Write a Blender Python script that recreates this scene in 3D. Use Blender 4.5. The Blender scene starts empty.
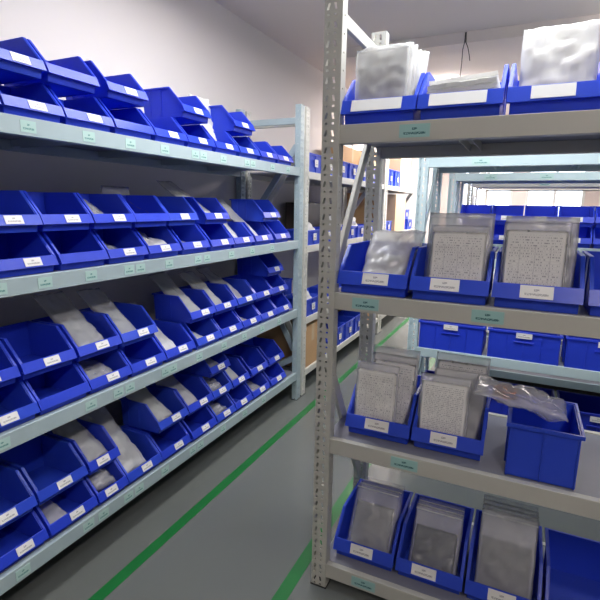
import bpy, bmesh, math, random
from mathutils import Vector, Matrix, noise as mnoise
C = bpy.context.scene.collection
PI = math.pi

# ------------------------------------------------------------------ camera
def make_camera():
    yaw, pitch, roll, h, f = 0.4402, 0.1950, 0.0162, 1.3638, 475.46
    cy, sy = math.cos(yaw), math.sin(yaw)
    F = Vector((-sy*math.cos(pitch), cy*math.cos(pitch), -math.sin(pitch)))
    Rt = Vector((cy, sy, 0)); U = Rt.cross(F)
    c, s = math.cos(roll), math.sin(roll)
    R2 = c*Rt + s*U; U2 = -s*Rt + c*U
    m = Matrix((R2, U2, -F)).transposed().to_4x4()
    m.translation = Vector((0, 0, h))
    cd = bpy.data.cameras.new('camera'); co = bpy.data.objects.new('camera', cd)
    co.matrix_world = m; cd.sensor_fit = 'HORIZONTAL'; cd.sensor_width = 36
    cd.lens = 36*f/600; cd.clip_start = 0.02; cd.clip_end = 100
    C.objects.link(co); bpy.context.scene.camera = co
make_camera()

# ------------------------------------------------------------------ world, light, exposure
sc = bpy.context.scene
sc.view_settings.view_transform = 'Standard'; sc.view_settings.look = 'None'
sc.view_settings.gamma = 1; sc.view_settings.use_curve_mapping = False
sc.view_settings.exposure = 0.0
sc.cycles.use_denoising = True
sc.cycles.max_bounces = 8; sc.cycles.transparent_max_bounces = 16
w = bpy.data.worlds.new('world'); sc.world = w; w.use_nodes = True
bg = w.node_tree.nodes['Background']; bg.inputs[0].default_value = (0.80, 0.88, 1.0, 1); bg.inputs[1].default_value = 6.0

def area(name, loc, sx, sy, power, col, rot=(0, 0, 0)):
    l = bpy.data.lights.new(name, 'AREA'); l.shape = 'RECTANGLE'; l.size = sx; l.size_y = sy
    l.energy = power; l.color = col
    o = bpy.data.objects.new(name, l); o.location = loc; o.rotation_euler = rot; C.objects.link(o); return o
COOL = (0.94, 0.97, 1.0); WARM = (1.0, 0.90, 0.86)
LAMPS = [((-1.00, 1.78), 16.5, COOL), ((0.02, 1.80), 27, COOL), ((0.7, -0.7), 29, WARM), ((0.6, 3.35), 16, COOL),  # third lamp is unseen fill, added to brighten the near rack faces
         ((-0.90, 5.75), 78, WARM), ((0.9, 6.6), 55, WARM), ((-0.9, 9.4), 60, WARM)]
for (lx, ly), pw, cc in LAMPS:
    area('lamp_light', (lx, ly, 2.465), 0.14, 1.15, pw, cc)
    area('ceiling_fill_up', (lx, ly, 2.535), 0.14, 1.15, pw*(0.42 if ly < 4 else 1.0), WARM, (PI, 0, 0))   # uplights added above the lamps to brighten the ceiling

# ------------------------------------------------------------------ materials
def mat(name, col, rough=0.5, metal=0.0, spec=0.5, alpha=1.0, trans=0.0, bump=None, emit=None, coat=0.0, mottled=None, sss=0.0):
    m = bpy.data.materials.new(name); m.use_nodes = True
    nt = m.node_tree; b = nt.nodes['Principled BSDF']
    b.inputs['Base Color'].default_value = (*col, 1); b.inputs['Roughness'].default_value = rough
    b.inputs['Metallic'].default_value = metal; b.inputs['Specular IOR Level'].default_value = spec
    b.inputs['Alpha'].default_value = alpha; b.inputs['Transmission Weight'].default_value = trans
    b.inputs['Coat Weight'].default_value = coat
    if sss:
        b.inputs['Subsurface Weight'].default_value = sss; b.inputs['Subsurface Radius'].default_value = (0.02, 0.02, 0.05)
    tc = nt.nodes.new('ShaderNodeTexCoord')
    if mottled:
        sc_, amt = mottled
        n = nt.nodes.new('ShaderNodeTexNoise'); n.inputs['Scale'].default_value = sc_; n.inputs['Detail'].default_value = 5
        nt.links.new(tc.outputs['Object'], n.inputs['Vector'])
        mx = nt.nodes.new('ShaderNodeMixRGB'); mx.inputs[1].default_value = (*[c*(1-amt) for c in col], 1)
        mx.inputs[2].default_value = (*[min(1, c*(1+amt)) for c in col], 1)
        nt.links.new(n.outputs['Fac'], mx.inputs[0]); nt.links.new(mx.outputs[0], b.inputs['Base Color'])
    if bump:
        sc_, st, dist = bump
        n = nt.nodes.new('ShaderNodeTexNoise'); n.inputs['Scale'].default_value = sc_; n.inputs['Detail'].default_value = 4
        nt.links.new(tc.outputs['Object'], n.inputs['Vector'])
        bp = nt.nodes.new('ShaderNodeBump'); bp.inputs['Strength'].default_value = st; bp.inputs['Distance'].default_value = dist
        nt.links.new(n.outputs['Fac'], bp.inputs['Height']); nt.links.new(bp.outputs[0], b.inputs['Normal'])
    if emit:
        b.inputs['Emission Color'].default_value = (*emit[0], 1); b.inputs['Emission Strength'].default_value = emit[1]
    return m
def translucent(m, col, f):
    nt = m.node_tree; b = nt.nodes['Principled BSDF']; out = [n for n in nt.nodes if n.type == 'OUTPUT_MATERIAL'][0]
    t = nt.nodes.new('ShaderNodeBsdfTranslucent'); t.inputs[0].default_value = (*col, 1)
    mx = nt.nodes.new('ShaderNodeMixShader'); mx.inputs[0].default_value = f
    nt.links.new(b.outputs[0], mx.inputs[1]); nt.links.new(t.outputs[0], mx.inputs[2]); nt.links.new(mx.outputs[0], out.inputs[0])
def creased(m, scale, strength, dist):
    nt = m.node_tree; b = nt.nodes['Principled BSDF']
    tc = nt.nodes.new('ShaderNodeTexCoord'); n = nt.nodes.new('ShaderNodeTexNoise'); n.noise_type = 'RIDGED_MULTIFRACTAL'
    n.inputs['Scale'].default_value = scale; n.inputs['Detail'].default_value = 3; n.inputs['Distortion'].default_value = 0.8
    bp = nt.nodes.new('ShaderNodeBump'); bp.inputs['Strength'].default_value = strength; bp.inputs['Distance'].default_value = dist
    nt.links.new(tc.outputs['Object'], n.inputs['Vector']); nt.links.new(n.outputs['Fac'], bp.inputs['Height']); nt.links.new(bp.outputs[0], b.inputs['Normal'])
def print_mat(name, paper, ink, rows, cols, dens, frame=True, fine=7, tag=False):
    """paper with illegible printed rows (and optional table columns) across its own generated box: x across, z up"""
    m = mat(name, paper, 0.6); nt = m.node_tree; b = nt.nodes['Principled BSDF']
    L = nt.links.new
    def math_(op, a, bb=None, c=None):
        n = nt.nodes.new('ShaderNodeMath'); n.operation = op
        for i, v in enumerate((a, bb, c)):
            if v is None: continue
            if isinstance(v, (int, float)): n.inputs[i].default_value = v
            else: L(v, n.inputs[i])
        return n.outputs[0]
    tc = nt.nodes.new('ShaderNodeTexCoord'); sp = nt.nodes.new('ShaderNodeSeparateXYZ'); L(tc.outputs['Generated'], sp.inputs[0])
    x, z = sp.outputs[0], sp.outputs[2]
    zr = math_('MULTIPLY', z, rows); fr = math_('FRACT', zr); fl = math_('FLOOR', zr)
    band = math_('MULTIPLY', math_('GREATER_THAN', fr, 0.32), math_('LESS_THAN', fr, 0.74))
    cv = nt.nodes.new('ShaderNodeCombineXYZ'); L(math_('MULTIPLY', x, cols*fine), cv.inputs[0]); L(math_('MULTIPLY', fl, 3.17), cv.inputs[1])
    n = nt.nodes.new('ShaderNodeTexNoise'); n.inputs['Scale'].default_value = 1.0; n.inputs['Detail'].default_value = 1; L(cv.outputs[0], n.inputs['Vector'])
    words = math_('MULTIPLY', band, math_('GREATER_THAN', n.outputs['Fac'], dens))
    inx = math_('MULTIPLY', math_('GREATER_THAN', x, 0.08), math_('LESS_THAN', x, 0.92))
    inz = math_('MULTIPLY', math_('GREATER_THAN', z, 0.06), math_('LESS_THAN', z, 0.94))
    ink_f = math_('MULTIPLY', words, math_('MULTIPLY', inx, inz))
    if tag:
        def rng_(v, a, b_): return math_('MULTIPLY', math_('GREATER_THAN', v, a), math_('LESS_THAN', v, b_))
        cv2 = nt.nodes.new('ShaderNodeCombineXYZ'); L(math_('MULTIPLY', x, 16), cv2.inputs[0]); L(math_('MULTIPLY', z, 7), cv2.inputs[1])
        n2 = nt.nodes.new('ShaderNodeTexNoise'); n2.inputs['Scale'].default_value = 1.6; L(cv2.outputs[0], n2.inputs['Vector'])
        nz = math_('GREATER_THAN', n2.outputs['Fac'], 0.44)
        line = math_('MULTIPLY', rng_(z, 0.22, 0.40), rng_(x, 0.14, 0.86)); logo = math_('MULTIPLY', rng_(z, 0.56, 0.74), rng_(x, 0.42, 0.58))
        ink_f = math_('MULTIPLY', math_('MAXIMUM', line, logo), nz)
    if frame:
        fx = math_('FRACT', math_('MULTIPLY', x, cols))
        grid = math_('MAXIMUM', math_('LESS_THAN', fx, 0.05), math_('LESS_THAN', fr, 0.10))
        grid = math_('MULTIPLY', math_('MULTIPLY', grid, 0.45), math_('MULTIPLY', math_('MULTIPLY', inx, inz), math_('LESS_THAN', z, 0.8)))
        ink_f = math_('MAXIMUM', ink_f, grid)
    mx = nt.nodes.new('ShaderNodeMixRGB'); L(ink_f, mx.inputs[0]); mx.inputs[1].default_value = (*paper, 1); mx.inputs[2].default_value = (*ink, 1)
    L(mx.outputs[0], b.inputs['Base Color'])
    return m

M = dict(
    wall=mat('painted_wall', (0.76, 0.73, 0.705), 0.8, bump=(60, 0.05, 0.002), mottled=(1.5, 0.02)),
    wall_grey=mat('grey_wall', (0.30, 0.30, 0.30), 0.8),
    wall_far=mat('pink_grey_wall', (0.78, 0.67, 0.64), 0.8),
    ceil=mat('ceiling_paint', (0.82, 0.76, 0.70), 0.85, mottled=(2, 0.02)),
    floor=mat('epoxy_floor', (0.152, 0.168, 0.160), 0.22, spec=0.5, mottled=(2.2, 0.06), bump=(9, 0.04, 0.002)),
    green=mat('green_floor_paint', (0.008, 0.165, 0.035), 0.35, mottled=(6, 0.12)),
    steel_wall=mat('rack_paint_blue_cast', (0.42, 0.53, 0.56), 0.38, mottled=(14, 0.05)),  # light grey rack paint, blue cast of the light put into the colour
    steel_near=mat('rack_paint_warm_cast', (0.50, 0.50, 0.45), 0.42, mottled=(14, 0.04)),  # same grey paint, with the light's warm cast mixed into the colour
    steel_warm=mat('rack_paint_pale_cast', (0.66, 0.66, 0.60), 0.42, mottled=(14, 0.04)),  # same grey paint, pale warm cast of the light included in the colour
    steel_teal=mat('rack_paint_teal_cast', (0.52, 0.66, 0.68), 0.38, mottled=(14, 0.05)),  # same grey paint, teal cast of the light painted in
    deck=mat('deck_grey_paint', (0.24, 0.25, 0.29), 0.35, mottled=(8, 0.06)),
    blue=mat('blue_plastic', (0.030, 0.075, 0.72), 0.34, spec=0.45, bump=(40, 0.03, 0.001)),
    blue2=mat('royal_blue_plastic', (0.036, 0.095, 0.72), 0.32, spec=0.5, bump=(40, 0.03, 0.001)),
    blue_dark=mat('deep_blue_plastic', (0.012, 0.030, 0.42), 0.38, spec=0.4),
    blank_card=mat('blank_card', (0.84, 0.86, 0.86), 0.5),
    card=print_mat('label_card', (0.80, 0.80, 0.78), (0.40, 0.40, 0.42), 2, 2, 0.47, False, tag=True),
    tag=print_mat('teal_tag', (0.33, 0.56, 0.54), (0.04, 0.14, 0.15), 3, 1.6, 0.52, False, tag=True),
    tag_pale=print_mat('mint_tag', (0.48, 0.68, 0.64), (0.12, 0.32, 0.30), 2, 1.2, 0.47, False, tag=True),
    doc=print_mat('printed_table_sheet', (0.84, 0.84, 0.82), (0.42, 0.42, 0.44), 34, 5, 0.50, True, 13),
    doc2=print_mat('printed_form_sheet', (0.80, 0.80, 0.78), (0.38, 0.38, 0.40), 26, 4, 0.55, True, 12),
    clear=mat('clear_film', (0.85, 0.86, 0.88), 0.14, spec=0.8, alpha=0.34, bump=(28, 0.5, 0.01)),
    thin_clear=mat('thin_clear_film', (0.80, 0.82, 0.86), 0.10, spec=0.9, alpha=0.20),
    dark_pad=mat('dark_grey_contents', (0.11, 0.12, 0.14), 0.35, bump=(30, 0.5, 0.01), mottled=(12, 0.3)),
    mid_pad=mat('mid_grey_contents', (0.32, 0.33, 0.34), 0.35, bump=(30, 0.5, 0.01), mottled=(12, 0.3)),
    haze=mat('milky_film', (0.80, 0.81, 0.81), 0.22, spec=0.7, alpha=0.52, bump=(26, 0.5, 0.01)),
    white_film=mat('white_film', (0.93, 0.93, 0.91), 0.35, spec=0.5, bump=(30, 0.6, 0.012)),
    foam=mat('white_foam_sheet', (0.96, 0.96, 0.93), 0.7, bump=(40, 0.5, 0.01)),
    grey_pad=mat('grey_contents', (0.44, 0.45, 0.46), 0.5, bump=(30, 0.4, 0.01), mottled=(12, 0.25)),
    pale_pad=mat('pale_contents', (0.62, 0.64, 0.60), 0.6, bump=(30, 0.3, 0.01), mottled=(12, 0.12)),
    copper=mat('copper_wire', (0.45, 0.16, 0.08), 0.3, metal=0.8),
    board=mat('cardboard', (0.50, 0.31, 0.15), 0.8, mottled=(9, 0.1)),
    board_pale=mat('pale_cardboard', (0.68, 0.50, 0.33), 0.8, mottled=(9, 0.08)),
    tape=mat('packing_tape', (0.62, 0.48, 0.30), 0.25),
    dark=mat('dark_equipment', (0.03, 0.018, 0.016), 0.5),
    white=mat('white_plastic', (0.78, 0.78, 0.76), 0.5),
    lamp=mat('lamp_diffuser_glow', (0.9, 0.9, 0.9), 0.5, emit=((0.95, 0.98, 1.0), 4.0)),
    blind=mat('window_blind', (0.80, 0.80, 0.78), 0.7),
    glass=mat('window_glass', (0.9, 0.95, 1.0), 0.05, alpha=0.12),
    black=mat('black_cable', (0.02, 0.02, 0.02), 0.5),
)

for k_ in ('blue', 'blue2'): translucent(M[k_], (0.05, 0.16, 0.95), 0.28)
for k_ in ('white_film', 'foam'): translucent(M[k_], (0.85, 0.85, 0.83), 0.42)
for k_, a_ in (('clear', (9, 0.7, 0.012)), ('thin_clear', (11, 1.0, 0.02)), ('dark_pad', (10, 0.7, 0.015)), ('mid_pad', (10, 0.7, 0.015)), ('haze', (8, 0.6, 0.012)), ('white_film', (9, 0.6, 0.012)), ('foam', (14, 0.6, 0.01))): creased(M[k_], *a_)

# ------------------------------------------------------------------ mesh helpers
def box(bm, x0, x1, y0, y1, z0, z1, mi=0):
    vs = [bm.verts.new(p) for p in ((x0,y0,z0),(x1,y0,z0),(x1,y1,z0),(x0,y1,z0),(x0,y0,z1),(x1,y0,z1),(x1,y1,z1),(x0,y1,z1))]
    for f in ((0,3,2,1),(4,5,6,7),(0,1,5,4),(1,2,6,5),(2,3,7,6),(3,0,4,7)):
        bm.faces.new([vs[i] for i in f]).material_index = mi
def prism_x(bm, poly, x0, x1, mi=0):
    """poly in (y,z), extruded along x"""
    a = [bm.verts.new((x0, y, z)) for y, z in poly]; b = [bm.verts.new((x1, y, z)) for y, z in poly]
    n = len(poly)
    fs = [bm.faces.new(a), bm.faces.new(b[::-1])] + [bm.faces.new((a[i], b[i], b[(i+1) % n], a[(i+1) % n])) for i in range(n)]
    for f in fs: f.material_index = mi
def bar(bm, p, q, wd, th, up=(1, 0, 0)):
    """rectangular bar from p to q; wd across, th along `up`"""
    p = Vector(p); q = Vector(q); d = (q-p).normalized(); u = Vector(up); s = d.cross(u).normalized(); u = s.cross(d).normalized()
    vs = []
    for o in (p, q):
        for a, b in ((-1,-1),(1,-1),(1,1),(-1,1)):
            vs.append(bm.verts.new(o + s*(a*wd/2) + u*(b*th/2)))
    for f in ((0,1,2,3),(7,6,5,4),(0,4,5,1),(1,5,6,2),(2,6,7,3),(3,7,4,0)): bm.faces.new([vs[i] for i in f])
def tube(bm, pts, r, seg=8):
    rings = []
    for i, p in enumerate(pts):
        p = Vector(p); a = Vector(pts[max(0, i-1)]); b = Vector(pts[min(len(pts)-1, i+1)]); d = (b-a).normalized()
        u = d.orthogonal().normalized(); v = d.cross(u)
        if rings:
            u = (rings[-1][0].co - Vector(pts[i-1])); u = (u - d*u.dot(d)).normalized(); v = d.cross(u)
        rings.append([bm.verts.new(p + r*(math.cos(2*PI*k/seg)*u + math.sin(2*PI*k/seg)*v)) for k in range(seg)])
    for a, b in zip(rings, rings[1:]):
        for k in range(seg): bm.faces.new((a[k], a[(k+1) % seg], b[(k+1) % seg], b[k]))
    bm.faces.new(rings[0][::-1]); bm.faces.new(rings[-1])
def finish(bm, name, mats, bevel=0, smooth=False):
    bmesh.ops.recalc_face_normals(bm, faces=bm.faces)
    if bevel: bmesh.ops.bevel(bm, geom=list(bm.edges), offset=bevel, segments=1, affect='EDGES', clamp_overlap=True)
    me = bpy.data.meshes.new(name); bm.to_mesh(me); bm.free()
    for m in (mats if isinstance(mats, (list, tuple)) else [mats]): me.materials.append(M[m])
    if smooth:
        for p in me.polygons: p.use_smooth = True
    return me
def link(name, me, parent=None, loc=(0, 0, 0), rot=(0, 0, 0), label=None, cat=None, group=None, kind=None):
    o = bpy.data.objects.new(name, me); C.objects.link(o); o.location = loc; o.rotation_euler = rot
    if parent: o.parent = parent
    for k, v in (('label', label), ('category', cat), ('group', group), ('kind', kind)):
        if v: o[k] = v
    return o
def dup(root, loc, rot=None, label=None, group=None):
    r = root.copy(); C.objects.link(r); r.location = loc
    if rot is not None: r.rotation_euler = rot
    if label: r['label'] = label
    if group: r['group'] = group
    for ch in list(root.children):
        c = ch.copy(); C.objects.link(c); c.parent = r
        for g in list(ch.children):
            d = g.copy(); C.objects.link(d); d.parent = c
    return r
def slab(name, x0, x1, y0, y1, z0, z1, m, **kw):
    bm = bmesh.new(); box(bm, x0, x1, y0, y1, z0, z1); return link(name, finish(bm, name, m), **kw)
def ordinal(n): return ['', 'first', 'second', 'third', 'fourth', 'fifth', 'sixth', 'seventh', 'eighth', 'ninth', 'tenth', 'eleventh', 'twelfth'][n]

# ------------------------------------------------------------------ setting
CEIL = 2.60; XL = -1.885; XR = 4.2; YB = -2.2; YF = 11.0
S = dict(kind='structure')
slab('floor', XL-0.1, XR+0.1, YB-0.1, YF+0.1, -0.1, 0, 'floor', **S)
slab('ceiling', XL-0.1, XR+0.1, YB-0.1, YF+0.1, CEIL, CEIL+0.1, 'ceil', **S)
slab('wall_left', XL-0.1, XL, YB-0.1, YF+0.1, 0, CEIL, 'wall', **S)
slab('wall_right', XR, XR+0.1, YB-0.1, YF+0.1, 0, CEIL, 'wall_grey', **S)
slab('wall_back', XL, XR, YB-0.1, YB, 0, CEIL, 'wall_grey', **S)
slab('trim_1', -1.60, XR, 3.83, 4.05, 2.525, CEIL, 'ceil', **S)       # shallow ceiling beam
# far wall with window openings
wins = [(-1.35, -0.35), (-0.1, 0.95), (1.2, 2.2)]; wz0, wz1 = 0.85, 2.2
bm = bmesh.new(); edges = [XL] + [v for w_ in wins for v in w_] + [XR]
for i in range(0, len(edges), 2): box(bm, edges[i], edges[i+1], YF, YF+0.1, 0, CEIL)
for a, b in wins: box(bm, a, b, YF, YF+0.1, 0, wz0); box(bm, a, b, YF, YF+0.1, wz1, CEIL)
link('wall_far', finish(bm, 'wall_far', 'wall_far'), **S)
for i, (a, b) in enumerate(wins):
    bm = bmesh.new(); t = 0.05
    box(bm, a, a+t, YF-0.01, YF+0.08, wz0, wz1); box(bm, b-t, b, YF-0.01, YF+0.08, wz0, wz1)
    box(bm, a+t, b-t, YF-0.01, YF+0.08, wz0, wz0+t); box(bm, a+t, b-t, YF-0.01, YF+0.08, wz1-t, wz1)
    m_ = (a+b)/2; box(bm, m_-0.025, m_+0.025, YF, YF+0.07, wz0+t, wz1-t)
    wo = link('window_%d' % (i+1), finish(bm, 'window', 'white'), **S)
    g = bmesh.new(); box(g, a+t, m_-0.025, YF+0.03, YF+0.036, wz0+t, wz1-t); box(g, m_+0.025, b-t, YF+0.03, YF+0.036, wz0+t, wz1-t)
    link('window_pane', finish(g, 'window_pane', 'glass'), wo)
def floor_line(name, x0, x1, y0, y1, lab):
    slab(name, x0, x1, y0, y1, 0.0, 0.0012, 'green', label=lab, cat='floor marking')
floor_line('floor_marking', -1.264, -1.217, -1.5, 10.5, 'green painted floor line running along the foot of the long wall rack')
floor_line('floor_marking', -0.690, -0.640, -1.5, 10.5, 'green painted floor line passing under the end frame of the near rack')

# lamps on the ceiling (all outside the frame or behind the bins; the third is added fill)
lb = None
for i, ((lx, ly), pw, cc) in enumerate(LAMPS):
    lab = 'long white fluorescent ceiling lamp ' + ['over the near end of the wall rack aisle', 'over the aisle behind the near rack', 'added behind the camera as fill for the near rack',
          'over the aisle beside the second rack row', 'over the far part of the wall rack aisle', 'over the farthest cross racks', 'near the windows of the far wall'][i]
    if lb is None:
        bm = bmesh.new(); box(bm, -0.04, 0.04, -0.62, 0.62, -0.075, -0.058); box(bm, -0.01, 0.01, -0.4, -0.38, -0.058, 0.015); box(bm, -0.01, 0.01, 0.38, 0.4, -0.058, 0.015)
        lb = link('ceiling_lamp', finish(bm, 'lamp_body', 'white', 0.004), loc=(lx, ly, CEIL-0.015), label=lab, cat='lamp', group='ceiling lamps')
        bm = bmesh.new(); box(bm, -0.03, 0.03, -0.58, 0.58, -0.105, -0.0751); link('lamp_diffuser', finish(bm, 'lamp_diffuser', 'lamp'), lb)
    else: dup(lb, (lx, ly, CEIL-0.015), label=lab)

# ------------------------------------------------------------------ racks
def post_mesh(height, m):
    bm = bmesh.new(); W = 0.055
    xs = [0, 0.0085, 0.0160, 0.0300, 0.0375, W]; zs = [0.0, 0.006, 0.0120, 0.022, 0.040]; U = 0.05
    rows = [k*U + z for k in range(int(height/U)) for z in zs] + [height]
    grid = []
    for j, z in enumerate(rows):
        r = []
        k = j % 5
        for i, x in enumerate(xs):
            dx = 0
            if i in (1, 2): dx = -0.0028 if k == 3 else (0.0028 if k == 4 else 0)
            if i in (3, 4): dx = 0.0018 if k == 3 else (-0.0018 if k == 4 else 0)
            r.append(bm.verts.new((x+dx, 0, z)))
        grid.append(r)
    for j in range(len(rows)-1):
        for i in range(5):
            if i in (1, 3) and j % 5 in (1, 3): continue
            bm.faces.new((grid[j][i], grid[j][i+1], grid[j+1][i+1], grid[j+1][i]))
    # side flanges with their own row of small holes, and returned lips
    for sx in (0, W):
        ys = [0, 0.014, 0.021, 0.038]; idx = 0 if sx == 0 else 5
        cols = [[grid[j][idx] for j in range(len(rows))]] + [[bm.verts.new((sx, y, z)) for z in rows] for y in ys[1:]]
        for j in range(len(rows)-1):
            for i in range(3):
                if i == 1 and j % 5 == 1: continue
                bm.faces.new((cols[i][j], cols[i+1][j], cols[i+1][j+1], cols[i][j+1]))
        lx = sx + (0.013 if sx == 0 else -0.013)
        a, b = cols[3][0], cols[3][-1]; c = bm.verts.new((lx, 0.038, 0)); d = bm.verts.new((lx, 0.038, height))
        bm.faces.new([a, c, d, b] )
    bmesh.ops.recalc_face_normals(bm, faces=bm.faces)
    me = bpy.data.meshes.new('upright_post'); bm.to_mesh(me); bm.free(); me.materials.append(M[m])
    return me
TAGS = {}
def tag_mesh(w_, h_, m):
    k = (w_, h_, m)
    if k not in TAGS:
        bm = bmesh.new(); box(bm, -w_/2, w_/2, -0.0012, 0, -h_/2, h_/2); TAGS[k] = finish(bm, 'shelf_tag', m)
    return TAGS[k]
POSTS = {}
def rack(label, x, y, rotz, L, D, shelves, m, zig=(), zig_at=(0, 1), tags=None, tag_size=(0.05, 0.034), tag_mat='tag_pale', height=2.0, beam_h=0.054, first_posts=True, group=None, supports=True):
    root = bpy.data.objects.new('storage_rack', None); C.objects.link(root)
    root.location = (x, y, 0); root.rotation_euler = (0, 0, rotz); root['label'] = label; root['category'] = 'shelving rack'
    if group: root['group'] = group
    if (height, m) not in POSTS: POSTS[(height, m)] = post_mesh(height, m)
    pm = POSTS[(height, m)]
    def post(px, py, r):
        o = link('upright_post', pm, root, (px, py, 0), (0, 0, r))
        s = o.modifiers.new('thickness', 'SOLIDIFY'); s.thickness = 0.0018; s.offset = 0
        if 'foot' not in TAGS:
            bm = bmesh.new(); box(bm, -0.004, 0.059, -0.004, 0.044, 0, 0.004); TAGS['foot'] = finish(bm, 'foot_plate', 'black')
        link('foot_plate', TAGS['foot'], o, (0, 0, 0))
    for px in ([0] if first_posts else []) + [L-0.055]: post(px, 0, 0); post(px, D-0.0385, 0)
    for si, z in enumerate(shelves):
        bh = beam_h
        for side in (0, 1):
            bm = bmesh.new()
            prof = [(0.002, z-bh), (0.036, z-bh), (0.036, z-0.014), (0.024, z-0.014), (0.024, z), (0.002, z)]
            if side: prof = [(D-a, b) for a, b in prof]
            prism_x(bm, prof, 0.055, L-0.055)
            bo = link('shelf_beam', finish(bm, 'shelf_beam', m, 0.0012), root)
            for bx in (0.012, L-0.055):
                yy = (-0.0035, -0.0008) if not side else (D+0.0008, D+0.0035)
                if bx == 0.012 and not first_posts: continue
                bm = bmesh.new(); xb = 0.042 if bx < 0.1 else L-0.055      # end bracket hooked on the post
                box(bm, xb, xb+0.013, yy[0], yy[1], max(0.006, z-bh-0.05), z)
                link('beam_bracket', finish(bm, 'beam_bracket', m), bo)
            if not side and tags and si < len(tags):
                for j, tx in enumerate(tags[si]):
                    link('shelf_tag', tag_mesh(tag_size[0], tag_size[1], tag_mat), bo, (tx, 0.002, z-bh/2))
        bm = bmesh.new(); box(bm, 0.03, L-0.03, 0.0245, D-0.0245, z-0.0135, z-0.003)
        box(bm, 0.056, L-0.056, 0.0245, 0.026, z-0.0135, z-0.0006)
        link('shelf_deck', finish(bm, 'shelf_deck', 'deck'), root)
        if supports:
            n = max(2, int(L/0.36))
            for k in range(1, n):
                bm = bmesh.new(); cx = L*k/n; y0, y1 = 0.037, D-0.037
                box(bm, cx-0.020, cx+0.020, y0, y1, z-0.016, z-0.0137); box(bm, cx-0.020, cx-0.018, y0, y1, z-0.040, z-0.016); box(bm, cx+0.018, cx+0.020, y0, y1, z-0.040, z-0.016)
                link('deck_support', finish(bm, 'deck_support', m), root)
    ends = []
    if 0 in zig_at: ends.append(0.0275)
    if 1 in zig_at: ends.append(L-0.0275)
    for ex in ends:
        for (ya, za, yb, zb) in zig:
            bm = bmesh.new(); bar(bm, (ex, ya, za), (ex, yb, zb), 0.040, 0.016)
            link('frame_brace', finish(bm, 'frame_brace', m, 0.002), root)
    return root

LZ = (1.6105, 1.1383, 0.6664, 0.2061)
LY0 = 0.43; LL = 2.893+0.052-LY0
def tl(*ys): return [y-LY0 for y in ys]
Z3 = lambda D: ((0.04, 1.905, D-0.04, 1.905), (0.04, 1.75, D-0.04, 1.18), (D-0.04, 1.12, 0.04, 0.36), (0.04, 0.30, D-0.04, 0.06))
wall_rack = rack('long pale blue-grey rack with four shelves of blue bins along the wall', -1.376, LY0, PI/2, LL, 0.49, LZ, 'steel_wall',
     zig=Z3(0.49), tags=[tl(0.62, 0.84, 1.0, 1.22, 1.41, 1.60, 1.80, 1.86, 2.02, 2.24, 2.30, 2.52, 2.72), tl(0.66, 0.86, 1.01, 1.19, 1.37, 1.43, 1.60, 1.80, 1.87, 2.08, 2.29, 2.52),
     tl(0.6, 0.82, 1.15, 1.28, 1.34, 1.55, 1.60, 1.79, 2.0, 2.2, 2.4, 2.62), tl(0.62, 0.84, 1.10, 1.17, 1.30, 1.36, 1.52, 1.72, 1.78, 1.98, 2.2, 2.42)])
BY0 = 2.975
BZ = (1.595, 1.092, 0.576, 0.185)
rack_b = rack('off-white wall rack standing beyond the end post of the long bin rack', -1.376, BY0, PI/2, 2.0, 0.49, BZ, 'steel_warm', zig=Z3(0.49), zig_at=(0, 1), beam_h=0.048)
rack_b2 = rack('farthest off-white wall rack, holding crates and cardboard near the windows', -1.376, BY0+2.02, PI/2, 2.0, 0.49, BZ, 'steel_warm', zig=Z3(0.49), zig_at=(1,), beam_h=0.048)
RX = -0.594; RY = 1.400; RZ = (1.604, 1.094, 0.588, 0.099)
ZR = ((0.04, 1.92, 0.45, 1.92), (0.04, 1.10, 0.45, 1.71), (0.04, 0.84, 0.45, 0.20), (0.04, 0.06, 0.45, 0.06))
near_rack = rack('warm grey near rack across the aisle, its perforated post in the foreground', RX, RY, 0, 2.0, 0.49, RZ, 'steel_near', zig=ZR, beam_h=0.0545,
     tags=[[0.280, 1.05], [0.159, 0.516, 1.2], [0.310, 1.0], [0.195, 0.9]], tag_size=(0.086, 0.036), tag_mat='tag')
CZ = (1.640, 1.095, 0.540, 0.10); CY = 2.8
rack_c = rack('pale teal rack directly behind the near rack', -0.592, CY, 0, 2.0, 0.49, CZ, 'steel_teal', zig=((0.04, 1.92, 0.45, 1.92), (0.45, 1.62, 0.04, 1.15), (0.04, 1.1, 0.45, 0.55), (0.45, 0.5, 0.04, 0.1)), beam_h=0.052,
     tags=[[0.33, 1.1], [0.4], [0.4], [0.4]], tag_size=(0.09, 0.036), tag_mat='tag_pale')
rack_d = rack('pale teal rack in the third row, framed by the rack in front of it', -0.592, 3.95, 0, 2.0, 0.49, (1.630, 1.10, 0.56, 0.10), 'steel_teal', zig=ZR, beam_h=0.056, tags=[[0.3, 0.68, 1.1]], tag_size=(0.09, 0.036))
rack_e = rack('grey-white rack in the fourth row beyond the teal racks', -0.592, 5.20, 0, 2.0, 0.49, (1.640, 1.10, 0.56, 0.10), 'steel_warm', zig=ZR, beam_h=0.06, tags=[[0.7]], tag_size=(0.09, 0.036))
rack_f = rack('grey-white rack in the fifth row, nearest the windows', -0.592, 6.45, 0, 2.0, 0.49, (1.660, 1.10, 0.56, 0.10), 'steel_warm', zig=ZR, beam_h=0.06)

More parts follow.
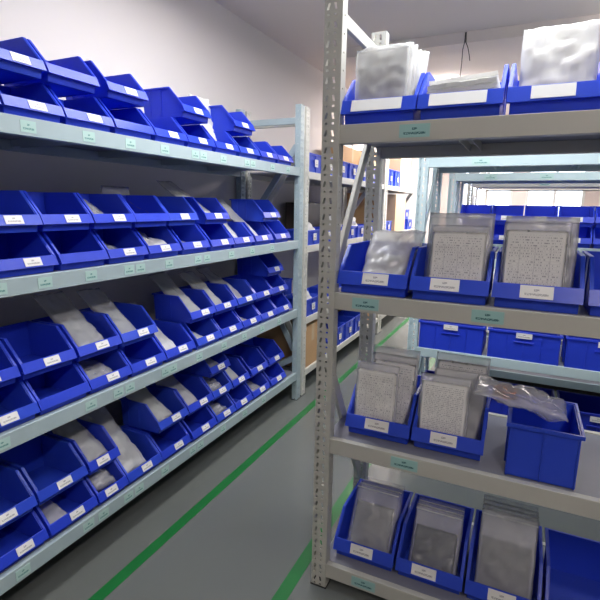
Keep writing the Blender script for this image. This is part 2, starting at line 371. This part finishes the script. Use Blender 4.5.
# ------------------------------------------------------------------ bins
BM = {}
def bin_mesh(W, D, H, lip, knee, m='blue'):
    k = (W, D, H, lip, knee, m)
    if k in BM: return BM[k]
    bm = bmesh.new(); t = 0.0028; o = W/2; i = o-0.008
    q = 0.017
    outline = [(0.020, 0), (0.016, lip*0.44), (0.002, lip*0.44), (q+0.002, lip), (knee, H), (D-0.001, H), (D-0.008, 0)]
    for s in (-1, 1):
        prism_x(bm, outline, s*i, s*(i-t))
        fl = [(q-0.003, lip-0.009), (q-0.001, lip+0.0005), (knee-0.001, H), (D, H), (D, H-0.007), (knee+0.003, H-0.007), (q+0.006, lip-0.007)]
        prism_x(bm, fl, s*(i-0.0002), s*o)
        # stiffening ribs on the side walls
        for yy in (D*0.55, D*0.8): box(bm, min(s*i, s*(i+0.003)), max(s*i, s*(i+0.003)), yy, yy+0.003, 0.01, H-0.007)
    prism_x(bm, [(0.020, 0), (0.024, 0), (0.019, lip*0.5), (0.0155, lip*0.5)], -i+t, i-t)
    box(bm, -i+t, i-t, 0.0235, D-0.008, 0.001, 0.004)
    prism_x(bm, [(D-0.010, 0.001), (D-0.0075, 0.001), (D-0.001, H-0.007), (D-0.004, H-0.007)], -i+t, i-t)
    box(bm, -o, o, D-0.004, D+0.004, H-0.008, H)
    BM[k] = finish(bm, 'bin_body', m, 0.0006); return BM[k]
def lip_mesh(W, lip, m):
    k = ('lip', W, lip, m)
    if k not in BM:
        bm = bmesh.new(); q = 0.017; o = W/2
        prism_x(bm, [(0.0, lip*0.42), (q-0.002, lip), (q+0.0025, lip), (0.0045, lip*0.5), (0.019, lip*0.5), (0.019, lip*0.42)], -o, o)
        BM[k] = finish(bm, 'front_lip', m, 0.0006)
    return BM[k]
def card_mesh(w_, h_, m='card'):
    k = (m, w_, h_)
    if k not in BM:
        bm = bmesh.new(); box(bm, -w_/2, w_/2, -0.0012, -0.0001, 0, h_); BM[k] = finish(bm, 'label_card', m)
    return BM[k]
GAPY = 0.0
def make_bin(loc, rotz, label, W=0.200, D=0.245, H=0.13, lip=0.055, knee=0.088, card=0.055, cx=0.03, m='blue', group=None, name='storage_bin', cat='storage bin', cm='card'):
    o = link(name, bin_mesh(W, D, H, lip, knee, m), None, loc, (0, 0, rotz), label, cat, group)
    link('front_lip', lip_mesh(W, lip, m), o)
    if card: tl_ = math.atan2(0.015, lip*0.58); link('label_card', card_mesh(card, lip*0.50, cm), o, (cx, 0.0019-0.0003, lip*0.50), (-tl_, 0, 0))
    return o

# ------------------------------------------------------------------ bags
def bag_mesh(w_, h_, t, seed, m, wr=0.006, bend=0.0, nx=18, nz=24, x_in=0.0, z0=0.0, z1=1.0, yoff=0.0, full=None, ragged=0.0):
    """pillow-like bag standing in its xz plane, base at z=0; x_in,z0,z1,yoff cut out an inner layer that follows the same folds"""
    FH = full or h_
    bm = bmesh.new(); rng = random.Random(seed); off = Vector((rng.uniform(0, 50), rng.uniform(0, 50), rng.uniform(0, 50)))
    def mid(x, z):
        n = mnoise.noise(Vector((x*16, 0, z*12)) + off); n2 = mnoise.noise(Vector((x*45, 3, z*38)) + off)
        cr = (1-abs(mnoise.noise(Vector((x*17+z*9, 5, z*21-x*6)) + off)))**4 - 0.4
        return bend*(z/FH)**2 + wr*1.3*n + wr*0.4*n2 + wr*0.8*cr
    sharp = 0.35
    def pt(u, v, s):
        x = (u-0.5)*(w_-2*x_in); z = h_*(z0 + (z1-z0)*v)
        e = max(0.0, 1-(2*abs(u-0.5))**3)*max(0.0, 1-(2*abs(v-0.5))**4)
        body = 0.6 + 0.5*(1-v)
        y = mid(x, z) + s*t*0.5*e**sharp*body*(1 + 0.5*mnoise.noise(Vector((x*30, s*9, z*30))+off)) + yoff
        zz = z + (ragged*mnoise.noise(Vector((x*25, 7, 0))+off)*v)
        return (x + 0.25*wr*mnoise.noise(Vector((1, 2, z*30))+off), y, zz)
    F = {}
    for s in (-1, 1):
        for i in range(nx+1):
            for j in range(nz+1):
                edge = i in (0, nx) or j in (0, nz)
                if s == 1 and edge: F[(s, i, j)] = F[(-1, i, j)]; continue
                F[(s, i, j)] = bm.verts.new(pt(i/nx, j/nz, s))
    for s in (-1, 1):
        for i in range(nx):
            for j in range(nz):
                q = [F[(s, i, j)], F[(s, i+1, j)], F[(s, i+1, j+1)], F[(s, i, j+1)]]
                try: bm.faces.new(q if s == -1 else q[::-1])
                except ValueError: pass
    return finish(bm, 'bag', m, smooth=True)
def bag(name, loc, rotz, lean, w_, h_, t, seed, label, m='clear', inner=None, sheet=None, wr=0.006, bend=0.0, cat='bag', group=None, roll=0.0, ragged=0.0, inner_h=(0.04, 0.72), strip=False):
    """lean = degrees back from upright"""
    o = link(name, bag_mesh(w_, h_, t, seed, m, wr, bend, ragged=ragged), None, loc, (0, 0, 0), label, cat, group)
    o.rotation_euler = (Matrix.Rotation(rotz, 3, 'Z') @ Matrix.Rotation(math.radians(-lean), 3, 'X') @ Matrix.Rotation(roll, 3, 'Y')).to_euler()
    if inner: link('bag_contents', bag_mesh(w_, h_, t*0.8, seed, inner, wr, bend, x_in=w_*0.07, z0=inner_h[0], z1=inner_h[1]), o)
    if sheet: link('document_sheet', bag_mesh(w_, h_, 0.0012, seed, sheet, wr*0.9, bend, x_in=w_*0.045, z0=0.03, z1=0.90, yoff=-t*0.55-0.001), o)
    if strip:
        bm = bmesh.new(); box(bm, -w_/2+0.002, w_/2-0.002, bend*0.88-t*0.22-0.0025, bend*0.88-t*0.22-0.001, h_*0.93, h_*0.945); link('zip_strip', finish(bm, 'zip_strip', 'haze'), o)
    return o

# ------------------------------------------------------------------ bins on the long wall rack
XF = -1.376
SH = ['top shelf', 'second shelf', 'third shelf', 'bottom shelf']
ROWN = ['lower row', 'upper row', 'third tier']
# per shelf, per row: list of (y start, width)
rows = {
 (0, 0): [0.52, 0.73, 0.935, 1.145, 1.352, 1.562, 1.770, 1.982, 2.194, 2.408, 2.622],
 (0, 1): [0.69, 0.90, 1.110, 1.352, 1.768, 2.180],
 (1, 0): [0.66, 0.87, 1.080, 1.288, 1.497, 1.712, 1.920, 2.130, 2.345, 2.580],
 (1, 1): [0.63, 0.84, 1.045, 1.247, 1.450, 1.655, 1.915, 2.480],
 (2, 0): [0.545, 0.755, 0.960, 1.165, 1.368, 1.578, 1.795, 2.003, 2.208, 2.413, 2.618],
 (2, 1): [0.72, 0.93, 1.140, 1.345, 1.785, 1.988, 2.192, 2.396, 2.600],
 (2, 2): [2.560],
 (3, 0): [0.54, 0.745, 0.955, (1.163, 0.148), 1.316, 1.520, 1.735, (1.945, 0.175), (2.130, 0.175), 2.318, 2.538],
 (3, 1): [0.73, 0.94, (1.150, 0.148), 1.535, 1.740, (1.945, 0.175), (2.130, 0.175), 2.335, 2.560],
 (3, 2): [(1.945, 0.175)],
}
rnd = random.Random(5)
no_card = {(1, 1, 4), (1, 0, 2), (2, 0, 2), (0, 1, 2), (0, 0, 4)}
BINPOS = {}
for (s, r), ys in rows.items():
    n = len(ys)
    for k, e in enumerate(ys):
        y0, W = e if isinstance(e, tuple) else (e, 0.200)
        sb = 0.004 + (0.0, 0.022, 0.036)[r] + rnd.uniform(0, 0.006)
        z = LZ[s] + 0.0005 + 0.1305*r
        nth = n-k
        lab = f'blue bin, wall rack {SH[s]}, {ROWN[r]}, {ordinal(nth)} from the far post'
        if r == 2: lab = f'blue bin stacked highest on the {SH[s]} of the long wall rack'
        if s == 3 and W < 0.16: lab = f'narrow blue bin, {ROWN[r]}, beside the long milky bag on the bottom shelf'
        make_bin((XF - sb, y0 + W/2, z), PI/2, lab, W=W, card=0 if (s, r, k) in no_card else 0.058, cx=W/2-0.092+rnd.uniform(-0.008, 0.012),
                 m=rnd.choice(['blue', 'blue', 'blue2']), group='blue bins on the wall rack')
        BINPOS[(s, r, k)] = (XF - sb, y0 + W/2, z, W, nth)

# bags lying in the wall-rack bins: (shelf,row,index): style
def bin_bag(key, kind, w_=None, L_=None, lean=None, dy=0.0, inner=None, wr=0.006, t=0.022, what=None, zoff=0.0, xo=0.0, seed=None, bend=0.0):
    x, y, z, W, nth = BINPOS[key]; s, r, k = key
    covered = False
    for kk, (x2, y2, z2, W2, n2) in BINPOS.items():
        if kk[0] == s and kk[1] == r+1 and abs(y2-y) < (W+W2)/2 - 0.02: covered = True
    w_ = w_ or W*0.66
    if L_ is None: L_ = 0.19 if covered else 0.27
    if lean is None: lean = 74 if covered else 46
    what = what or {'clear': 'clear grey bag', 'haze': 'milky bag', 'white_film': 'white bag'}[kind]
    lab = f'{what}, wall rack {SH[s]}, {ROWN[r]}, {ordinal(nth)} bin from far post'
    seed = seed or (s*100+r*30+k)
    bag('plastic_bag', (x-0.045-xo, y+dy, z+0.026+zoff), PI/2, lean, w_, L_, t, seed, lab, m=kind, inner=inner, wr=wr, bend=bend, group='bags in the wall rack bins')
bin_bag((1, 0, 3), 'clear', inner='grey_pad', dy=-0.03)
bin_bag((1, 0, 4), 'white_film', w_=0.14, wr=0.012, t=0.05, zoff=0.012)
bin_bag((1, 0, 5), 'haze', dy=-0.03, wr=0.008)
bin_bag((1, 0, 7), 'haze', w_=0.11, dy=-0.03, inner='pale_pad')
bin_bag((1, 0, 8), 'white_film', w_=0.105, L_=0.36, lean=50, dy=-0.02, wr=0.003, t=0.02, what='long pale bag')
bin_bag((1, 1, 3), 'clear', inner='grey_pad', dy=-0.04, L_=0.19, lean=62)
bag('plastic_bag', (-1.672, 1.63, LZ[1]+0.001), PI/2, 4, 0.17, 0.300, 0.03, 333, 'grey clear bag standing behind the bins, rising above the second shelf upper row', m='clear', inner='grey_pad', inner_h=(0.04, 0.9))
bin_bag((1, 1, 6), 'haze', w_=0.12, L_=0.34, lean=57, dy=-0.02, inner='pale_pad', wr=0.004)
bin_bag((1, 1, 5), 'clear', inner='grey_pad', dy=-0.05, L_=0.22, lean=66)
bin_bag((2, 0, 5), 'white_film', w_=0.13, L_=0.33, lean=52, dy=-0.04, wr=0.008, t=0.03)
bin_bag((2, 0, 3), 'clear', inner='grey_pad')
bin_bag((2, 0, 6), 'white_film', w_=0.10, dy=-0.03)
bin_bag((2, 0, 8), 'haze', dy=-0.03)
bin_bag((2, 1, 2), 'clear', inner='grey_pad', L_=0.30, lean=52, t=0.03)
bin_bag((2, 1, 3), 'clear', inner='grey_pad', L_=0.28, lean=50, dy=-0.03, w_=0.12)
bin_bag((2, 1, 4), 'haze', w_=0.12, L_=0.31, lean=52, dy=-0.02, inner='pale_pad')
bin_bag((2, 1, 5), 'haze', w_=0.12, L_=0.28, lean=50, dy=-0.03, inner='pale_pad')
bin_bag((2, 1, 6), 'haze', w_=0.12, L_=0.32, lean=57, dy=-0.02)
bin_bag((3, 0, 3), 'clear', w_=0.11, t=0.05, wr=0.012, what='rolled clear bag', inner='grey_pad', zoff=0.014)
bin_bag((3, 0, 4), 'haze', w_=0.15, L_=0.40, lean=50, dy=-0.02, wr=0.010, t=0.035, inner='pale_pad')
bin_bag((3, 1, 2), 'haze', w_=0.12, L_=0.30, lean=58, inner='grey_pad', wr=0.008)
bin_bag((3, 1, 3), 'haze', w_=0.13, L_=0.34, lean=57, dy=-0.02, inner='pale_pad', wr=0.005)
bin_bag((3, 1, 4), 'haze', w_=0.13, L_=0.28, lean=56, dy=-0.03, wr=0.006)
bin_bag((3, 0, 7), 'clear', w_=0.12, inner='grey_pad', wr=0.012, t=0.04, zoff=0.01)
bin_bag((3, 1, 5), 'clear', w_=0.11, inner='grey_pad', wr=0.012, t=0.04, L_=0.17, lean=74, zoff=0.01)
bin_bag((3, 2, 0), 'haze', w_=0.11, L_=0.22, lean=66, wr=0.006)
bin_bag((3, 1, 6), 'haze', w_=0.13, L_=0.33, lean=56, dy=-0.02, wr=0.004, inner='pale_pad')
bin_bag((3, 0, 9), 'clear', inner='grey_pad')
bin_bag((3, 0, 2), 'haze', w_=0.11, dy=-0.05)
bin_bag((0, 0, 7), 'white_film', w_=0.17, L_=0.275, dy=0.05, lean=8, wr=0.018, t=0.04, xo=0.12, zoff=0.0)

# ------------------------------------------------------------------ near rack bins and contents
NB = dict(W=0.222, D=0.30, H=0.148, lip=0.070, knee=0.10, group='bins on the near rack')
def near_bin(s, x0, setback, lab, rz=0.0, cardw=0.082, cx=-0.005, **kw):
    a = dict(NB); a.update(kw)
    return make_bin((x0 + a['W']/2, RY + setback, RZ[s] + 0.0005), rz, lab, card=cardw, cx=cx, m='blue2', **a)
near_bin(0, -0.538, 0.003, 'blue bin on the near rack top shelf, beside the foreground post', cardw=0.15, cm='blank_card')
near_bin(0, -0.312, 0.003, 'blue bin on the near rack top shelf holding white foam sheets', cardw=0.15, cm='blank_card')
near_bin(0, -0.082, 0.003, 'blue bin on the near rack top shelf holding a tall white bag', cardw=0.10, cm='blank_card')
near_bin(0, 0.150, 0.003, 'empty blue bin on the near rack top shelf, farthest along from the post')
near_bin(1, -0.533, 0.004, 'blue bin on near rack second shelf holding one crumpled clear bag', cx=0.012)
near_bin(1, -0.303, 0.004, 'blue bin on near rack second shelf holding a bagged form', cx=-0.01)
near_bin(1, -0.073, 0.004, 'blue bin on near rack second shelf holding a bagged printed sheet', cx=-0.0)
near_bin(1, 0.160, 0.004, 'empty blue bin on near rack second shelf, farthest along from the post')
near_bin(2, -0.508, 0.060, 'blue bin on near rack third shelf, beside the foreground post', cx=0.0)
near_bin(2, -0.279, 0.060, 'blue bin on near rack third shelf with a bagged table sheet in front', cx=-0.01)
near_bin(3, -0.533, 0.050, 'blue bin on near rack bottom shelf, beside the foreground post', cx=-0.005)
near_bin(3, -0.302, 0.050, 'middle blue bin on near rack bottom shelf with shiny bag', cx=-0.015)
near_bin(3, -0.072, 0.050, 'blue bin on near rack bottom shelf with tall stack of clear bags', cx=0.0)
near_bin(3, 0.160, 0.050, 'empty blue bin on near rack bottom shelf, farthest along from the post')

def rbag(x, y, z, lean, w_, h_, t, seed, lab, **kw):
    return bag('plastic_bag', (x, y, z), kw.pop('rz', 0.0), lean, w_, h_, t, seed, lab, **kw)
# top shelf: a fan of bagged sheets standing upright, foam sheets, white bag
for i in range(6):
    rbag(-0.436+0.005*i, RY+0.055+0.017*i, RZ[0]+0.012, 4+1.0*i, 0.160, 0.214+0.004*(i % 3), 0.010, 40+i,
         f'bag of pale sheets in the post-side top shelf bin, {ordinal(i+1)} from the front', m='haze' if i < 1 else 'white_film', wr=0.005, ragged=0.009,
         inner='grey_pad' if i == 0 else None, roll=math.radians(0.6*i), inner_h=(0.38, 0.74), strip=i == 0)
for i in range(8):
    bm = bmesh.new(); rng = random.Random(70+i)
    bmesh.ops.create_grid(bm, x_segments=14, y_segments=6, size=1)
    for v in bm.verts:
        v.co = Vector((v.co.x*(0.097-0.0012*i) + 0.003*mnoise.noise(Vector((i*3.1, v.co.y*2, 1))), 0.10+v.co.y*0.10 + 0.006*mnoise.noise(Vector((v.co.x*4, i*2.3, 0))), 0.0))
    ex = bmesh.ops.extrude_face_region(bm, geom=list(bm.faces))
    for v in ex['geom']:
        if isinstance(v, bmesh.types.BMVert): v.co.z += 0.0105
    for v in bm.verts: v.co.z += 0.0045*mnoise.noise(Vector((v.co.x*38, v.co.y*14, i*0.4)))
    link('foam_sheet', finish(bm, 'foam_sheet', 'foam'), None, (-0.201+rng.uniform(-0.003, 0.003), RY+0.030+rng.uniform(0, 0.006), RZ[0]+0.008+0.0132*i), (0.0, -math.radians(0.5*i), 0),
         f'white foam sheet in the middle top shelf bin, {ordinal(8-i)} from the top of the pile', 'foam sheet', 'foam sheets piled in the top shelf bin')
rbag(0.030, RY+0.07, RZ[0]+0.012, 5, 0.18, 0.215, 0.035, 60, 'tall white bag standing in the third top shelf bin of the near rack', m='white_film', wr=0.010)
rbag(0.030, RY+0.14, RZ[0]+0.012, 6, 0.18, 0.20, 0.035, 61, 'white bag behind another tall white bag on the near rack top shelf', m='white_film', wr=0.010)
# second shelf
rbag(-0.392, RY+0.060, RZ[1]+0.012, 30, 0.175, 0.240, 0.030, 80, 'crumpled clear bag spilling over in the post-side second shelf bin', m='haze', wr=0.011, bend=0.05, inner='grey_pad', inner_h=(0.05, 0.55), strip=True)
rbag(-0.186, RY+0.100, RZ[1]+0.012, 12, 0.192, 0.250, 0.018, 82, 'large milky bag behind the bagged form in a second shelf bin', m='haze', wr=0.005, inner='grey_pad', inner_h=(0.03, 0.8), strip=True)
rbag(-0.180, RY+0.055, RZ[1]+0.012, 8, 0.168, 0.212, 0.012, 83, 'clear bag with a printed form standing in a second shelf bin', m='clear', sheet='doc2', wr=0.003)
rbag(0.035, RY+0.100, RZ[1]+0.012, 12, 0.190, 0.245, 0.018, 84, 'milky bag behind the bagged sheet in the third second-shelf bin', m='haze', wr=0.005, inner='grey_pad', inner_h=(0.03, 0.8), strip=True)
rbag(0.024, RY+0.052, RZ[1]+0.012, 7, 0.168, 0.225, 0.012, 85, 'clear bag with a printed sheet in the third second-shelf bin', m='clear', sheet='doc2', wr=0.003)
# third shelf
rbag(-0.395, RY+0.225, RZ[2]+0.012, 14, 0.175, 0.262, 0.014, 91, 'rear bagged form in the post-side bin of the third shelf', m='clear', sheet='doc2', wr=0.004)
rbag(-0.383, RY+0.180, RZ[2]+0.012, 12, 0.165, 0.250, 0.014, 92, 'middle bagged form in the post-side bin of the third shelf', m='haze', sheet='doc2', wr=0.005)
rbag(-0.418, RY+0.100, RZ[2]+0.012, 7, 0.150, 0.240, 0.018, 90, 'front clear bag with form and white parts, post-side third shelf bin', m='clear', sheet='doc2', wr=0.004)
rbag(-0.160, RY+0.225, RZ[2]+0.012, 14, 0.180, 0.270, 0.014, 94, 'rear bagged table sheet in the second bin of the third shelf', m='clear', sheet='doc', wr=0.005)
rbag(-0.155, RY+0.165, RZ[2]+0.012, 11, 0.170, 0.235, 0.016, 95, 'middle milky bag in the second bin of the third shelf', m='haze', inner='grey_pad', wr=0.006)
rbag(-0.192, RY+0.098, RZ[2]+0.012, 6, 0.160, 0.236, 0.008, 93, 'front printed table sheet in a flat bag, second third-shelf bin', m='clear', sheet='doc', wr=0.0015)
# bottom shelf
for i in range(3):
    rbag(-0.418+0.003*i, RY+0.095+0.026*i, RZ[3]+0.012, 32+1.0*i, 0.165, 0.240, 0.014, 100+i, f'clear bag with pale contents in the post-side bottom bin, {ordinal(i+1)} from the front',
         m='thin_clear', inner='mid_pad' if i == 0 else None, wr=0.007, inner_h=(0.04, 0.74), strip=True)
for i in range(3):
    rbag(-0.188, RY+0.095+0.026*i, RZ[3]+0.012, 32+1.0*i, 0.165, 0.220, 0.014, 110+i, f'shiny clear bag with grey contents in the middle bottom bin, {ordinal(i+1)} from the front',
         m='thin_clear', inner='dark_pad' if i == 0 else None, wr=0.009, inner_h=(0.04, 0.70), strip=True)
for i in range(4):
    rbag(0.040, RY+0.100+0.026*i, RZ[3]+0.012, 20+1.0*i, 0.175, 0.27, 0.014, 120+i, f'tall clear bag in the third bottom shelf bin, {ordinal(i+1)} from the front',
         m='thin_clear' if i else 'clear', inner='dark_pad' if i == 0 else None, wr=0.007, inner_h=(0.03, 0.66), strip=True)

# tall tote on the third shelf, and the bag of copper coil lying over its rim
def tote_mesh(L, D, H, m, name='tote_body', ribs=True, grip=True):
    bm = bmesh.new(); t = 0.004; b = 0.008
    def wall(x0, x1, y0, y1): box(bm, x0, x1, y0, y1, 0, H-0.003)
    wall(-L/2+b, L/2-b, b, b+t); wall(-L/2+b, L/2-b, D-b-t, D-b)
    wall(-L/2+b, -L/2+b+t, b+t, D-b-t); wall(L/2-b-t, L/2-b, b+t, D-b-t)
    box(bm, -L/2+b+t, L/2-b-t, b+t, D-b-t, 0.001, 0.005)
    # rim
    box(bm, -L/2, L/2, 0, b, H-0.012, H); box(bm, -L/2, L/2, D-b, D, H-0.012, H)
    box(bm, -L/2, -L/2+b, b, D-b, H-0.012, H); box(bm, L/2-b, L/2, b, D-b, H-0.012, H)
    if ribs:
        n = max(2, int(L/0.09))
        for k in range(n+1):
            x = -L/2+b+0.002+(L-2*b-0.008)*k/n
            box(bm, x, x+0.004, 0.003, b, 0.0, H-0.012); box(bm, x, x+0.004, D-b, D-0.003, 0, H-0.012)
        for k in range(1, 3): box(bm, -L/2+0.003, -L/2+b, D*k/3, D*k/3+0.004, 0, H-0.012)
    if grip:
        box(bm, -0.05 if L > 0.2 else -L*0.28, 0.05 if L > 0.2 else L*0.28, 0.0, b, H*0.62, H*0.66)
    return finish(bm, name, m, 0.0008)
o = link('storage_tote', tote_mesh(0.20, 0.26, 0.165, 'blue2', grip=False), None, (0.100, RY+0.030, RZ[2]+0.0005), label='tall blue tote on the near rack third shelf, under the bag of copper coil', cat='tote')
cb = bag('plastic_bag', (0.155, RY+0.115, RZ[2]+0.197), 0, -5, 0.15, 0.26, 0.04, 131, 'clear bag of copper coil lying across the rim of the tall tote', m='clear', wr=0.012)
cb.rotation_euler = (Matrix.Rotation(math.radians(-90+3), 3, 'Z') @ Matrix.Rotation(math.radians(-80), 3, 'X')).to_euler()
cb.rotation_euler = Matrix(((0.0, -0.17, -0.985), (1.0, 0.0, 0.0), (0.0, -0.985, 0.17))).to_euler()
bm = bmesh.new(); pts = []
for k in range(60):
    a = k*0.55; rr = 0.030 + 0.003*math.sin(k*0.7); pts.append((rr*math.cos(a), rr*math.sin(a), 0.010*math.sin(k*0.19)))
tube(bm, pts, 0.0028, 6)
link('copper_coil', finish(bm, 'copper_coil', 'copper', smooth=True), cb, (0.0, 0.0, 0.17), (PI/2, 0, 0))

# ------------------------------------------------------------------ rack C: long totes; rack D: two tiers of bins
proto = None
def add_tote(loc, rotz, L, D, H, label, m='blue', card=(0.08, 0.03), group=None, cz=0.78, cx=0.0):
    k = ('tote', L, D, H, m)
    if k not in BM: BM[k] = tote_mesh(L, D, H, m)
    o = link('storage_tote', BM[k], None, loc, (0, 0, rotz), label, 'tote', group)
    if card: link('label_card', card_mesh(*card), o, (cx, -0.0005, H*cz))
    return o
for i, (x0, L) in enumerate([(-0.536, 0.375), (-0.148, 0.375), (0.24, 0.375), (0.63, 0.375)]):
    add_tote((x0+L/2, CY+0.005, CZ[2]+0.0005), 0, L, 0.30, 0.165, f'wide blue tote on the teal rack behind the near rack, {ordinal(i+1)} from its post', group='wide totes on the rack behind')
for i in range(4):
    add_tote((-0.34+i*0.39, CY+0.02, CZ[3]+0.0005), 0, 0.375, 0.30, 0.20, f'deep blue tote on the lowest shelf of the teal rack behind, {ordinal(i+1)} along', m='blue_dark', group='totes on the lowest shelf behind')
for t_ in range(2):
    for i in range(5):
        make_bin((-0.385+i*0.232, 3.97+0.02*t_, 1.1005+0.1485*t_), 0, f'blue bin on the third-row rack, {["lower","upper"][t_]} tier, {ordinal(i+1)} from its post', W=0.225, D=0.30, H=0.148, lip=0.07, knee=0.10, card=0.08, cx=0, m='blue', group='bins on the third row rack')
for i in range(4):
    add_tote((-0.34+i*0.39, 5.22, 1.1005), 0, 0.375, 0.30, 0.20, f'blue tote on the fourth-row rack, {ordinal(i+1)} from its post', group='totes on the fourth row rack')

# ------------------------------------------------------------------ wall racks beyond: crates, bags, cardboard
def crate(y, shelf, label, L=0.25, H=0.125, xo=0.004, z=None, D=0.22):
    return add_tote((XF-xo, y, (BZ[shelf] if z is None else z)+0.0005), PI/2, L, D, H, label, m='blue2', card=(0.055, 0.05), group='crates on the far wall racks', cz=0.30)
SB = ['top', 'second', 'third', 'lowest']
for k in range(6):
    crate(3.165+k*0.272, 0, f'blue crate with square label on far wall rack top shelf, {ordinal(k+1)} beyond the post')
for k in range(2):
    crate(5.19+k*0.29, 0, f'blue crate with square label on farthest wall rack top shelf, {ordinal(k+1)} along', H=0.17)
for k in range(6):
    crate(3.165+k*0.272, 1, f'small blue crate with square label on far wall rack second shelf, {ordinal(k+1)} beyond post', H=0.105)
crate(5.19, 1, 'blue crate in front of cardboard on farthest wall rack second shelf', H=0.125)
crate(6.22, 1, 'blue crate beyond the upright cardboard on farthest wall rack second shelf', H=0.125)
crate(6.22, 1, 'blue crate stacked on another beyond the upright cardboard', H=0.125, z=BZ[1]+0.126, xo=0.05)
for k in range(6):
    crate(3.165+k*0.272, 2, f'blue crate with square label on far wall rack third shelf, {ordinal(k+1)} beyond post', H=0.125)
crate(3.165, 2, 'blue crate standing behind the labelled crate, third shelf of far wall rack', H=0.235, xo=0.24)
for k in range(4):
    crate(3.50+k*0.262, 3, f'blue crate with square label on far wall rack lowest shelf, {ordinal(k+1)} after the carton', H=0.165)
def wbag(y, z, x, w_, h_, seed, lab, lean=25, t=0.07, m='white_film'):
    bag('plastic_bag', (x, y, z), PI/2, lean, w_, h_, t, seed, lab, m=m, wr=0.013)
wbag(3.16, BZ[1]+0.045, -1.43, 0.19, 0.14, 201, 'white bag heaped in a small crate by the far wall rack post')
wbag(3.16, BZ[2]+0.05, -1.42, 0.19, 0.15, 202, 'white bag heaped in a crate, third shelf of far wall rack', lean=35)
wbag(3.80, BZ[1]+0.03, -1.46, 0.20, 0.17, 203, 'white bag standing in a crate before the dark cabinet', lean=12)
wbag(4.25, BZ[1]+0.03, -1.46, 0.20, 0.15, 204, 'white bag in the small crate farther along the second shelf', lean=12)
wbag(3.72, BZ[0]+0.03, -1.47, 0.10, 0.14, 205, 'small grey bag poking out of a top shelf crate', lean=8, m='haze', t=0.04)
def carton(x0, x1, y0, y1, z0, z1, lab, m='board', open_top=False, flaps=False):
    cx, cy = (x0+x1)/2, (y0+y1)/2; hx, hy, h = (x1-x0)/2, (y1-y0)/2, z1-z0
    bm = bmesh.new()
    if open_top:
        t = 0.005
        box(bm, -hx, hx, -hy, -hy+t, 0, h); box(bm, -hx, hx, hy-t, hy, 0, h); box(bm, -hx, -hx+t, -hy+t, hy-t, 0, h)
        box(bm, -hx+t, hx, -hy+t, hy-t, 0, t); box(bm, -hx+t, hx, -hy+t, hy-t, h-t, h)
    else:
        box(bm, -hx, hx, -hy, hy, 0, h)
    o = link('cardboard_box', finish(bm, 'carton', m, 0.002), None, (cx, cy, z0), label=lab, cat='cardboard box')
    if not open_top:
        b2 = bmesh.new(); box(b2, -hx-0.0004, hx+0.0004, -0.024, 0.024, h, h+0.0006); box(b2, hx, hx+0.0008, -0.024, 0.024, h*0.6, h)
        link('packing_tape', finish(b2, 'packing_tape', 'tape'), o)
    if flaps:
        b3 = bmesh.new(); bar(b3, (hx, -hy, 0.0), (hx+0.06, -hy-0.0, 0.0), 0.002, 0.001)
        b3.free()
    return o
carton(-1.80, -1.39, 3.05, 3.33, BZ[3]+0.0005, BZ[3]+0.31, 'brown cardboard box on the lowest shelf just beyond the bin rack')
carton(-1.80, -1.39, 4.55, 4.86, BZ[3]+0.0005, BZ[3]+0.33, 'brown cardboard box at the far end of the lowest crate shelf')
carton(-1.84, -1.63, 4.35, 4.90, BZ[0]+0.0005, BZ[0]+0.33, 'brown cardboard box standing behind the top shelf crates', 'board')
carton(-1.84, -1.63, 5.06, 5.62, BZ[0]+0.0005, BZ[0]+0.36, 'brown cardboard box behind crates on the farthest top shelf', 'board')
carton(-1.82, -1.40, 5.66, 6.15, BZ[0]+0.0005, BZ[0]+0.37, 'pale cardboard box beyond the crates on the farthest top shelf', 'board_pale')
carton(-1.84, -1.62, 5.06, 5.44, BZ[1]+0.0005, BZ[1]+0.42, 'open cardboard box behind a crate on the second shelf', 'board', open_top=True)
carton(-1.80, -1.385, 5.46, 5.95, BZ[1]+0.0005, BZ[1]+0.42, 'tall pale cardboard box on the farthest second shelf', 'board_pale')
bm = bmesh.new(); box(bm, -0.10, 0.10, -0.38, 0.38, 0, 0.30); 
cab = link('equipment_case', finish(bm, 'case_body', 'dark', 0.004), None, (-1.73, 3.95, BZ[1]+0.0005), label='dark case standing behind the small crates on the far wall rack', cat='case')
bm = bmesh.new(); box(bm, 0.10, 0.104, -0.02, 0.06, 0.14, 0.16); link('case_handle', finish(bm, 'case_handle', 'white'), cab)

# cable trunking on the wall, hanging wires
bm = bmesh.new()
for a, b, c, d in ((5.30, 6.35, 2.28, 2.30), (5.30, 6.35, 1.98, 2.00), (5.30, 5.32, 2.0, 2.28), (6.33, 6.35, 2.0, 2.28)): box(bm, XL, XL+0.02, a, b, c, d)
link('cable_trunking', finish(bm, 'cable_trunking', 'white'), label='thin rectangular loop of grey trunking on the wall above the far crates', cat='trunking')
def wire(pts, r, lab, m='black'):
    bm = bmesh.new(); tube(bm, pts, r, 5); link('hanging_wire', finish(bm, 'hanging_wire', m), label=lab, cat='wire')
wire([(-0.535, 3.826, 2.595), (-0.536, 3.822, 2.53), (-0.545, 3.82, 2.48), (-0.545, 3.82, 2.39), (-0.55, 3.82, 2.29), (-0.55, 3.82, 2.17)], 0.0028, 'long thin black wire hanging from the ceiling beam')
wire([(-0.53, 3.826, 2.595), (-0.528, 3.822, 2.53), (-0.51, 3.815, 2.49), (-0.495, 3.815, 2.43), (-0.49, 3.815, 2.40)], 0.0028, 'short black wire end beside the long hanging wire')
